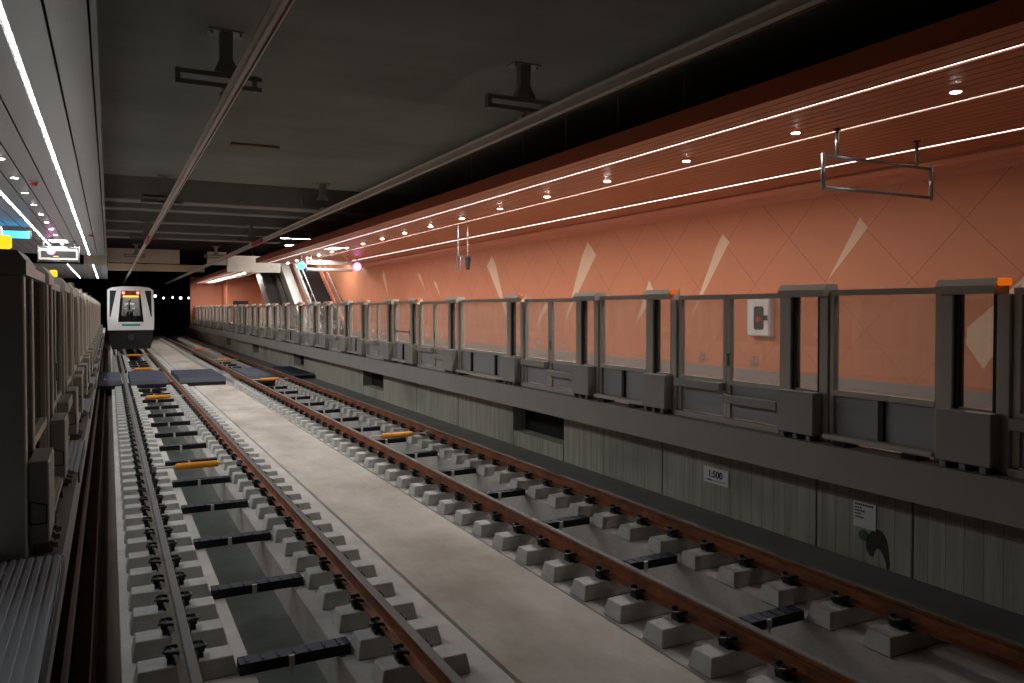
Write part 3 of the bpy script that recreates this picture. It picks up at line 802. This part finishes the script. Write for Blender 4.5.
# near platform displays
t = frame_sign(-2.05, -.88, 30, 3.96, 4.48, (-1.9, -1.0), 'hanging display with dark panel over the near platform', 'steel')
MB().box(-.56, .56, -.06, .06, .07, .45).build('display_panel', M['cabinet'], t)
MB().box(-.50, .50, -.066, -.061, .14, .36).build('screen', M['ink'], t)
MB().box(-.15, .0, -.07, -.0665, .17, .19).build('text_row', M['amber'], t)
t = empty('hanging_signal_globe', (-1.62, 28.9, 4.25), 'pink glowing round lamp in front of the near platform display', 'lamp')
MB().ball((0, 0, 0), .12, 16, 10).build('globe', M['magenta'], t, smooth=True)
MB().tube((0, 0, .115), (0, 0, CEIL-4.252), .018, n=8).build('stem', M['steel'], t)
t = empty('light_box_sign', (-2.45, 25.5, 4.33), 'blue lit light box hanging under the grey ceiling', 'light box')
MB().box(-.55, .55, -.08, .08, .0, .24).build('case', M['darkgrey'], t, bevel=.01)
MB().box(-.52, .52, -.086, -.081, .02, .22).build('lit_face', M['blue'], t)
for a in (-.45, .45): MB().tube((a, 0, .24), (a, 0, .318), .015, n=8).build('hanger', M['steel'], t)
t = frame_sign(-2.9, -2.25, 22, 3.9, 4.35, (-2.75, -2.4), 'small pale square sign frame beside the blue light box', 'frame_light')
MB().box(-.29, .29, -.02, .02, .06, .39).build('sign_plate', M['darkgrey'], t)

# ------------------------------------------------------------------ wall signs, hose cabinet
def text_mesh(body, size, name, parent, m, loc, rotz):
    c = bpy.data.curves.new(name, 'FONT'); c.body = body; c.size = size; c.extrude = .001; c.align_x = 'CENTER'; c.align_y = 'CENTER'; c.offset = size*.028
    tmp = bpy.data.objects.new('tmp', c); COL.objects.link(tmp)
    dg = bpy.context.evaluated_depsgraph_get()
    me = bpy.data.meshes.new_from_object(tmp.evaluated_get(dg)); me.name = name
    bpy.data.objects.remove(tmp); bpy.data.curves.remove(c)
    me.materials.clear(); me.materials.append(m)
    o = bpy.data.objects.new(name, me); COL.objects.link(o); o.parent = parent
    o.location = loc; o.rotation_euler = (PI/2, 0, rotz)
    return o
ya, za = yz(705.2, 466, XW); yb, zb = yz(730, 472.5, XW); yc, zc2 = yz(705.2, 481.5, XW)
cy, cz = (ya+yb)/2, (za+zc2)/2; hw, hh = (ya-yb)/2, (za-zc2)/2
t = empty('gradient_sign', (XW, cy, cz), 'small white sign reading 1:500 on the board-marked concrete wall', 'sign')
MB().box(-.012, -.001, -hw, hw, -hh, hh).build('plate', M['sign_white'], t)
text_mesh('1:500', hh*1.18, 'lettering', t, M['ink'], (-.0135, 0.01, hh*.18), -PI/2)
m = MB(); m.box(-.0135, -.0125, -hw*.8, hw*.35, -hh*.62, -hh*.56); m.prism([(hw*.35, -hh*.68), (hw*.35, -hh*.5), (hw*.75, -hh*.5), (hw*.8, -hh*.6)], -.0135, -.0125, 'x')
m.build('arrow_line', M['ink'], t)
ya, za = yz(856, 500.5, XW); yb, zb = yz(878.5, 506, XW); yc, zc2 = yz(856, 526, XW)
cy, cz = (ya+yb)/2, (za+zc2)/2; hw, hh = (ya-yb)/2, (za-zc2)/2
t = empty('notice_sign', (XW, cy, cz), 'white notice with rows of small print on the concrete wall above a green disc', 'sign')
MB().box(-.012, -.001, -hw, hw, -hh, hh).build('plate', M['sign_white'], t)
m = MB(); r = random.Random(3)
for j, (z, n0) in enumerate(((.78, 1.55), (.52, .5), (.28, .75), (.04, .55), (-.22, .8))):
    yy = hw*.85
    while yy > hw*.85-hw*n0:
        ww = hw*r.uniform(.08, .2); h2 = hh*(.075 if j == 0 else .055)
        m.box(-.0132, -.0122, yy-ww, yy, z*hh-h2, z*hh+h2); yy -= ww+hw*.04
m.build('print_line', M['ink'], t)
dy, dz = yz(865.8, 536.5, XW)
t = empty('survey_disc', (XW, dy, dz), 'bright green round disc on the concrete wall below the notice', 'disc')
MB().tube((-.012, 0, 0), (-.001, 0, 0), .055, n=24).build('disc', M['green'], t)
MB().tube((-.018, 0, 0), (-.0121, 0, 0), .014, n=12).build('pin', M['steel'], t)
pts = [yz(u, v, XW-.003) for u, v in ((872, 534), (875, 531), (879, 530.5), (884, 533), (888, 539), (890, 547), (891, 556), (892, 566), (891.5, 574), (889.5, 574), (888, 564), (885, 556), (882, 551), (879, 550), (877, 553), (875, 559), (872, 557), (869, 552), (868, 546), (869, 539))]
MB().prism(pts, XW-.003, XW-.0008, 'x').build('damp_stain', M['stain'], bpy.data.objects['wall_right'])
# hose cabinet on the orange wall
XC = WALL_R-.14
ya, za = yz(746.7, 300.4, XC); yb, zb = yz(771.4, 336.8, XC)
cy, w = (ya+yb)/2+.02, (ya-yb)/2-.03; zb2 = 1.86; hh = .75
t = empty('fire_hose_cabinet', (WALL_R-.001, cy, zb2), 'white fire cabinet with dark window mounted on the orange wall', 'fire cabinet')
MB().box(-.14, 0, -w, w, 0, hh).build('case', M['white'], t, bevel=.012)
d = MB().box(-.156, -.1405, -w+.02, w-.02, .02, hh-.02).build('door', M['white'], t, bevel=.006)
MB().prism([(-.17, .17), (-.13, .13), (.06, .13), (.10, .17), (.10, .56), (.06, .6), (-.13, .6), (-.17, .56)], -.162, -.1565, 'x').build('window', M['darkgrey'], d)
MB().tube((-.168, -.02, .34), (-.1625, -.02, .34), .06, n=16).build('red_button', M['redpaint'], d)
MB().box(-.18, -.1565, -.27, -.18, .32, .42).build('handle', M['ink'], d)
MB().prism([(.26, .045), (.32, .045), (.29, .1)], -.158, -.1565, 'x').build('warning_triangle', M['green'], d)

# ------------------------------------------------------------------ escalator and stairs
def escalator(x0, x1, y0, z0, rise, ang, name, label, steps=True, cheek_l=True, cheek_r=True):
    t = empty(name, ((x0+x1)/2, y0, z0), label, name)
    w = (x1-x0)/2; run_ = rise/math.tan(ang); sl = math.tan(ang)
    m = MB(); n = int(rise/.18)
    for i in range(n): m.box(-w+.12, w-.12, i*run_/n, (i+1)*run_/n, (max(0, i-1))*rise/n, (i+1)*rise/n)
    m.build('step_flight', M['step'], t)
    return t, w, run_, sl
A = math.radians(30)
t, w, R_, sl = escalator(8.38, 9.5, 46.0, PLAT+.0045, 4.4, A, 'escalator', 'escalator rising away behind the far screen doors, with pale balustrades')
for s in (-1, 1):
    pts = [(-.8, 0), (0, 0), (R_, R_*sl), (R_, R_*sl+.9), (0, .95), (-.8, .95)]
    MB().prism(pts, s*w-(.11 if s > 0 else 0), s*w+(.11 if s < 0 else 0), 'x').build('balustrade', M['balustrade'], t)
    m = MB(); m.path([(s*(w-.055), -.85, .5), (s*(w-.055), -.8, 1.0), (s*(w-.055), 0, 1.0), (s*(w-.055), R_, R_*sl+.95)], .05, 8); m.build('handrail', M['black'], t)
t, w, R_, sl = escalator(10.1, 11.62, 42.2, PLAT+.0045, 4.0, A, 'staircase', 'dark staircase rising beside the orange wall with steel handrails')
MB().prism([(-.3, 0), (0, 0), (R_, R_*sl), (R_, R_*sl+.45), (0, .35), (-.3, .35)], -w, -w+.11, 'x').build('cheek_wall', M['balustrade'], t)
MB().prism([(-.3, 0), (0, 0), (R_, R_*sl), (R_, R_*sl+.45), (0, .35), (-.3, .35)], w-.11, w, 'x').build('cheek_wall', M['cove'], t)
for s in (-1, 1):
    m = MB(); x = s*(w-.055)
    m.path([(x, -.6, 0.0), (x, -.6, 1.05), (x, 0, 1.05), (x, R_, R_*sl+1.1)], .035, 8)
    for i in range(6): yy = R_*i/6; m.tube((x, yy, yy*sl+.3), (x, yy, yy*sl+1.06), .02, n=6)
    m.build('handrail', M['steel'], t)
t = empty('stair_divider', (9.82, 44.2, PLAT+.0045), 'pale sloping divider wall between the escalator and the staircase', 'wall')
MB().prism([(-.4, 0), (0, 0), (R_, 0), (R_, R_*sl+.6), (.2, .6), (-.4, .6)], -.26, .26, 'x').build('panel', M['balustrade'], t)
MB().prism([(-.4, .601), (.2, .601), (R_, R_*sl+.601), (R_, R_*sl+.65), (.18, .65), (-.4, .65)], -.26, .26, 'x').build('coping', M['frame_light'], t)

# ------------------------------------------------------------------ train
TX, TY = 1.11, 49.7
T = empty('metro_train', (TX, TY, 0), 'white metro train with dark windscreen and red marker lights on the far rails', 'train')
T.scale.x = .91
rake = lambda p: .14*max(0, p[1]-1.55)
out = [(-1.30, 1.2), (-1.32, 2.2), (-1.31, 3.1), (-1.28, 3.38), (-1.20, 3.55), (-1.03, 3.64), (-.5, 3.70), (.5, 3.70), (1.03, 3.64), (1.20, 3.55), (1.28, 3.38), (1.31, 3.1), (1.32, 2.2), (1.30, 1.2)]
# body shell (open tube)
n = len(out); m = MB()
vs = [(p[0], .30+rake(p), p[1]) for p in out]+[(p[0], 19.5, p[1]) for p in out]
m.add(vs, [(i, i+1, n+i+1, n+i) for i in range(n-1)]+[(n-1, 0, n, 2*n-1), tuple(range(2*n-1, n-1, -1))])
m.build('body_shell', M['train_white'], T)
wt, wb = .54, .73     # windscreen half widths
m = MB()
zc_, zt_ = 1.66, 3.45
def pil(s):   # mask left and right of the windscreen, around the side window
    a = [(s*1.30, 1.2), (s*1.32, 2.2), (s*1.31, 3.1), (s*1.28, 3.38)]
    return [
        [(s*1.30, 1.2), (s*1.325, 1.9), (s*wb, zc_), (s*wb, 1.2)],
        [(s*1.325, 1.9), (s*1.31, 3.46), (s*1.17, 3.46), (s*1.20, 1.95)],
        [(s*1.20, 1.95), (s*1.14, 1.95), (s*.80, 3.46), (s*wt, zt_), (s*wb, zc_), (s*1.325, 1.9)],
    ]
for s in (-1, 1):
    for P in pil(s): m.prism(P, 0, .29, 'y', rake)
m.prism([(-wb, 1.2), (wb, 1.2), (wb, zc_), (-wb, zc_)], 0, .29, 'y', rake)
m.prism([(-1.31, 3.462), (1.31, 3.462), (1.28, 3.5), (1.20, 3.56), (1.03, 3.64), (.5, 3.70), (-.5, 3.70), (-1.03, 3.64), (-1.20, 3.56), (-1.28, 3.5)], 0, .29, 'y', rake)
m.build('front_mask', M['train_white'], T)
for s in (-1, 1):
    MB().prism([(s*1.17, 3.455), (s*.805, 3.455), (s*1.14, 1.96), (s*1.195, 1.96)], .04, .10, 'y', rake).build('side_window', M['train_black'], T)
ws = MB().prism([(-wb+.01, zc_+.01), (wb-.01, zc_+.01), (wt+.05, 3.04), (-wt-.05, 3.04)], .05, .07, 'y', rake).build('windscreen', M['cab_glass'], T)
m = MB(); m.prism([(-wb+.01, zc_+.01), (wb-.01, zc_+.01), (wb-.05, 2.02), (-wb+.05, 2.02)], .072, .12, 'y', rake); m.build('dashboard_cover', M['train_black'], T)
m = MB()
for s in (-1, 1): m.prism([(s*(wb-.012), zc_+.02), (s*(wb-.14), zc_+.02), (s*(wt-.10), 3.04), (s*(wt+.045), 3.04)], .072, .11, 'y', rake)
m.build('windscreen_surround', M['train_black'], T)
MB().prism([(-wt-.04, 3.05), (wt+.04, 3.05), (wt, 3.45), (-wt, 3.45)], .04, .12, 'y', rake).build('head_panel', M['red_panel'], T)
for s in (-1, 1):
    MB().tube((s*.41, .01+rake((0, 3.33)), 3.33), (s*.41, .039+rake((0, 3.33)), 3.33), .075, n=16).build('marker_light', M['red_lamp'], T)
m = MB()
for i in range(11): m.prism([(-.43+i*.08, 3.085), (-.36+i*.08, 3.085), (-.36+i*.08, 3.165), (-.43+i*.08, 3.165)], .02, .039, 'y', rake)
m.build('destination_display', M['amber'], T)
MB().prism([(-.52, 1.44), (.52, 1.44), (.52, 1.57), (-.52, 1.57)], -.012, -.001, 'y', rake).build('teal_strip', M['teal'], T)
m = MB(); m.prism([(-1.27, 1.199), (1.27, 1.199), (1.22, .55), (1.08, .12), (-1.08, .12), (-1.22, .55)], .12, .5, 'y'); m.build('skirt', M['train_black'], T)
MB().box(-1.2, 1.2, .5, 19.3, .72, 1.199).build('underframe', M['train_black'], T)
cp = MB().box(-.12, .12, -.25, .119, .68, .9).tube((0, -.34, .79), (0, -.25, .79), .17, n=16).build('coupler', M['darkgrey'], T)
for y in (2.2, 4.3, 15, 17.1):
    for x in ((1.99-TX)/.91, (.48-TX)/.91):
        MB().tube((x-.065, y, .44), (x+.065, y, .44), .425, n=28).build('wheel', M['darkgrey'], T)
for s in (-1, 1):
    MB().tube((s*.15, .0+rake((0, 1.8)), 1.75), (s*.42, .02+rake((0, 2.2)), 2.25), .015, n=6).build('wiper', M['ink'], T)
    MB().tube((s*.62, .0, 1.60-.02), (s*.62, .015, 1.58), .05, n=12).build('headlight', M['frame_light'], T)
MB().box(-1.25, 1.25, .32, 3, 1.2, 1.26).box(-1.2, 1.2, 2.1, 2.15, 1.26, 3.5).build('cab_interior', M['plinth'], T)
MB().box(-.7, .7, .42, .75, 1.75, 1.98).box(-.6, .6, .5, .75, 1.26, 1.749).build('control_desk', M['darkgrey'], T)
MB().box(-.5, .5, 1.0, 1.4, 3.44, 3.46).build('cab_lamp', emit('cab_lamp', (1, .95, .9, 1), 16.0), T)

# ------------------------------------------------------------------ the driver
def skin_person(base):
    J = [((0, 0, .95), .15), ((0, 0, 1.15), .145), ((0, .0, 1.36), .155), ((0, .0, 1.48), .07), ((0, -.01, 1.56), .058), ((0, -.02, 1.65), .092), ((0, -.015, 1.76), .075)]
    E = [(0, 1), (1, 2), (2, 3), (3, 4), (4, 5), (5, 6)]
    for s in (-1, 1):
        i = len(J); J += [((s*.19, 0, 1.42), .062), ((s*.25, -.05, 1.16), .048), ((s*.15, -.30, 1.10), .036), ((s*.12, -.36, 1.10), .028)]
        E += [(2, i), (i, i+1), (i+1, i+2), (i+2, i+3)]
        for k in range(4):
            a = len(J); dx = s*(.12+.02*(k-1.5))
            J += [((dx, -.40, 1.10), .0095), ((dx, -.43, 1.09), .009), ((dx, -.445, 1.07), .008)]
            E += [(i+3, a), (a, a+1), (a+1, a+2)]
        a = len(J); J += [((s*.08, -.375, 1.095), .011), ((s*.065, -.395, 1.085), .009)]; E += [(i+3, a), (a, a+1)]
        i = len(J); J += [((s*.10, 0, .88), .095), ((s*.11, -.02, .48), .062), ((s*.11, .02, .09), .042), ((s*.115, -.13, .04), .038)]
        E += [(0, i), (i, i+1), (i+1, i+2), (i+2, i+3)]
    me = bpy.data.meshes.new('person'); me.from_pydata([j[0] for j in J], E, [])
    o = bpy.data.objects.new('tmp_person', me); COL.objects.link(o)
    md = o.modifiers.new('skin', 'SKIN'); o.modifiers.new('sub', 'SUBSURF').levels = 1
    for v, j in zip(me.skin_vertices[0].data, J): v.radius = (j[1], j[1])
    me.skin_vertices[0].data[0].use_root = True
    dg = bpy.context.evaluated_depsgraph_get()
    res = bpy.data.meshes.new_from_object(o.evaluated_get(dg)); bpy.data.objects.remove(o)
    res.materials.clear(); res.materials.append(M['skin'])
    for p in res.polygons: p.use_smooth = True
    P = bpy.data.objects.new('person', res); COL.objects.link(P); P.location = base
    return P
D = skin_person((TX-.05, TY+1.05, 1.262))
tag(D, 'person in a white shirt standing at the controls behind the train windscreen', 'person')
def clothed(name, zlo, zhi, pred, m, grow=.012):
    bm = bmesh.new(); bm.from_mesh(D.data)
    bmesh.ops.delete(bm, geom=[f for f in bm.faces if not (zlo < f.calc_center_median().z < zhi and pred(f.calc_center_median()))], context='FACES')
    bm.normal_update()
    for v in bm.verts: v.co += v.normal*grow
    me = bpy.data.meshes.new(name); bm.to_mesh(me); bm.free()
    me.materials.clear(); me.materials.append(m)
    for p in me.polygons: p.use_smooth = True
    o = bpy.data.objects.new(name, me); COL.objects.link(o); o.parent = D
    return o
clothed('shirt', .93, 1.50, lambda c: c.y > -.28, M['shirt'])
clothed('trousers', .10, .95, lambda c: abs(c.x) < .25 and c.y > -.25, M['trouser'], .014)
clothed('hair', 1.66, 1.95, lambda c: c.y > -.07 or c.z > 1.78, M['hair'], .01)
m = MB(); m.prism([(-.02, 1.47), (.02, 1.47), (.035, 1.15), (0, 1.10), (-.035, 1.15)], -.185, -.175, 'y'); m.build('tie', M['trouser'], D)
m = MB()
for s in (-1, 1): m.ball((s*.034, -.108, 1.665), .011, 8, 6)
m.build('eye', M['eye'], D)
m = MB(); m.frustum((-.016, .016, -.135, -.09), (-.008, .008, -.118, -.09), 1.62, 1.665); m.build('nose', M['skin'], D)
MB().box(-.025, .025, -.112, -.10, 1.595, 1.605).build('mouth', M['lip'], D)
m = MB()
for s in (-1, 1): m.ball((s*.093, -.015, 1.65), .022, 8, 6, 1.4)
m.build('ear', M['skin'], D)

# ------------------------------------------------------------------ tunnel lamps
tp = None
for i, (u, v) in enumerate(((155.5, 296), (163.8, 298), (172.8, 297.5), (180.8, 298), (188.8, 298))):
    a = (u-512)/F; Y = 86.8
    zc_ = Y/(math.cos(YAW)-math.sin(YAW)*a); X = zc_*(math.cos(YAW)*a+math.sin(YAW)); Z = H-(v-309)*zc_/F
    lab = '%s small white tunnel lamp counted from the train, on the dark end wall' % nth(i+1)
    big = i in (0, 3)
    if tp is None:
        tp = empty('tunnel_wall_lamp', (X, Y, Z), lab, 'lamp', 'tunnel lamps beyond the platforms')
        MB().box(-.12, .12, .03, .1, -.16, .16).build('housing', M['darkgrey'], tp)
        MB().tube((0, 0, 0), (0, .029, 0), .13, n=12).build('lens', M['tunnel_lamp'], tp)
    else:
        o = copy_tree(tp, (X, Y, Z), lab)
        if not big: o.scale = (.62, 1, .8)

# ------------------------------------------------------------------ world and view
W = bpy.data.worlds.new('world'); S.world = W; W.use_nodes = True
W.node_tree.nodes['Background'].inputs[0].default_value = (.5, .52, .55, 1)
W.node_tree.nodes['Background'].inputs[1].default_value = .002
S.view_settings.view_transform = 'Standard'; S.view_settings.look = 'None'
S.view_settings.exposure = 0.; S.view_settings.gamma = 1; S.view_settings.use_curve_mapping = False
S.cycles.use_denoising = True
S.cycles.max_bounces = 8; S.cycles.transparent_max_bounces = 24
S.cycles.use_light_tree = True
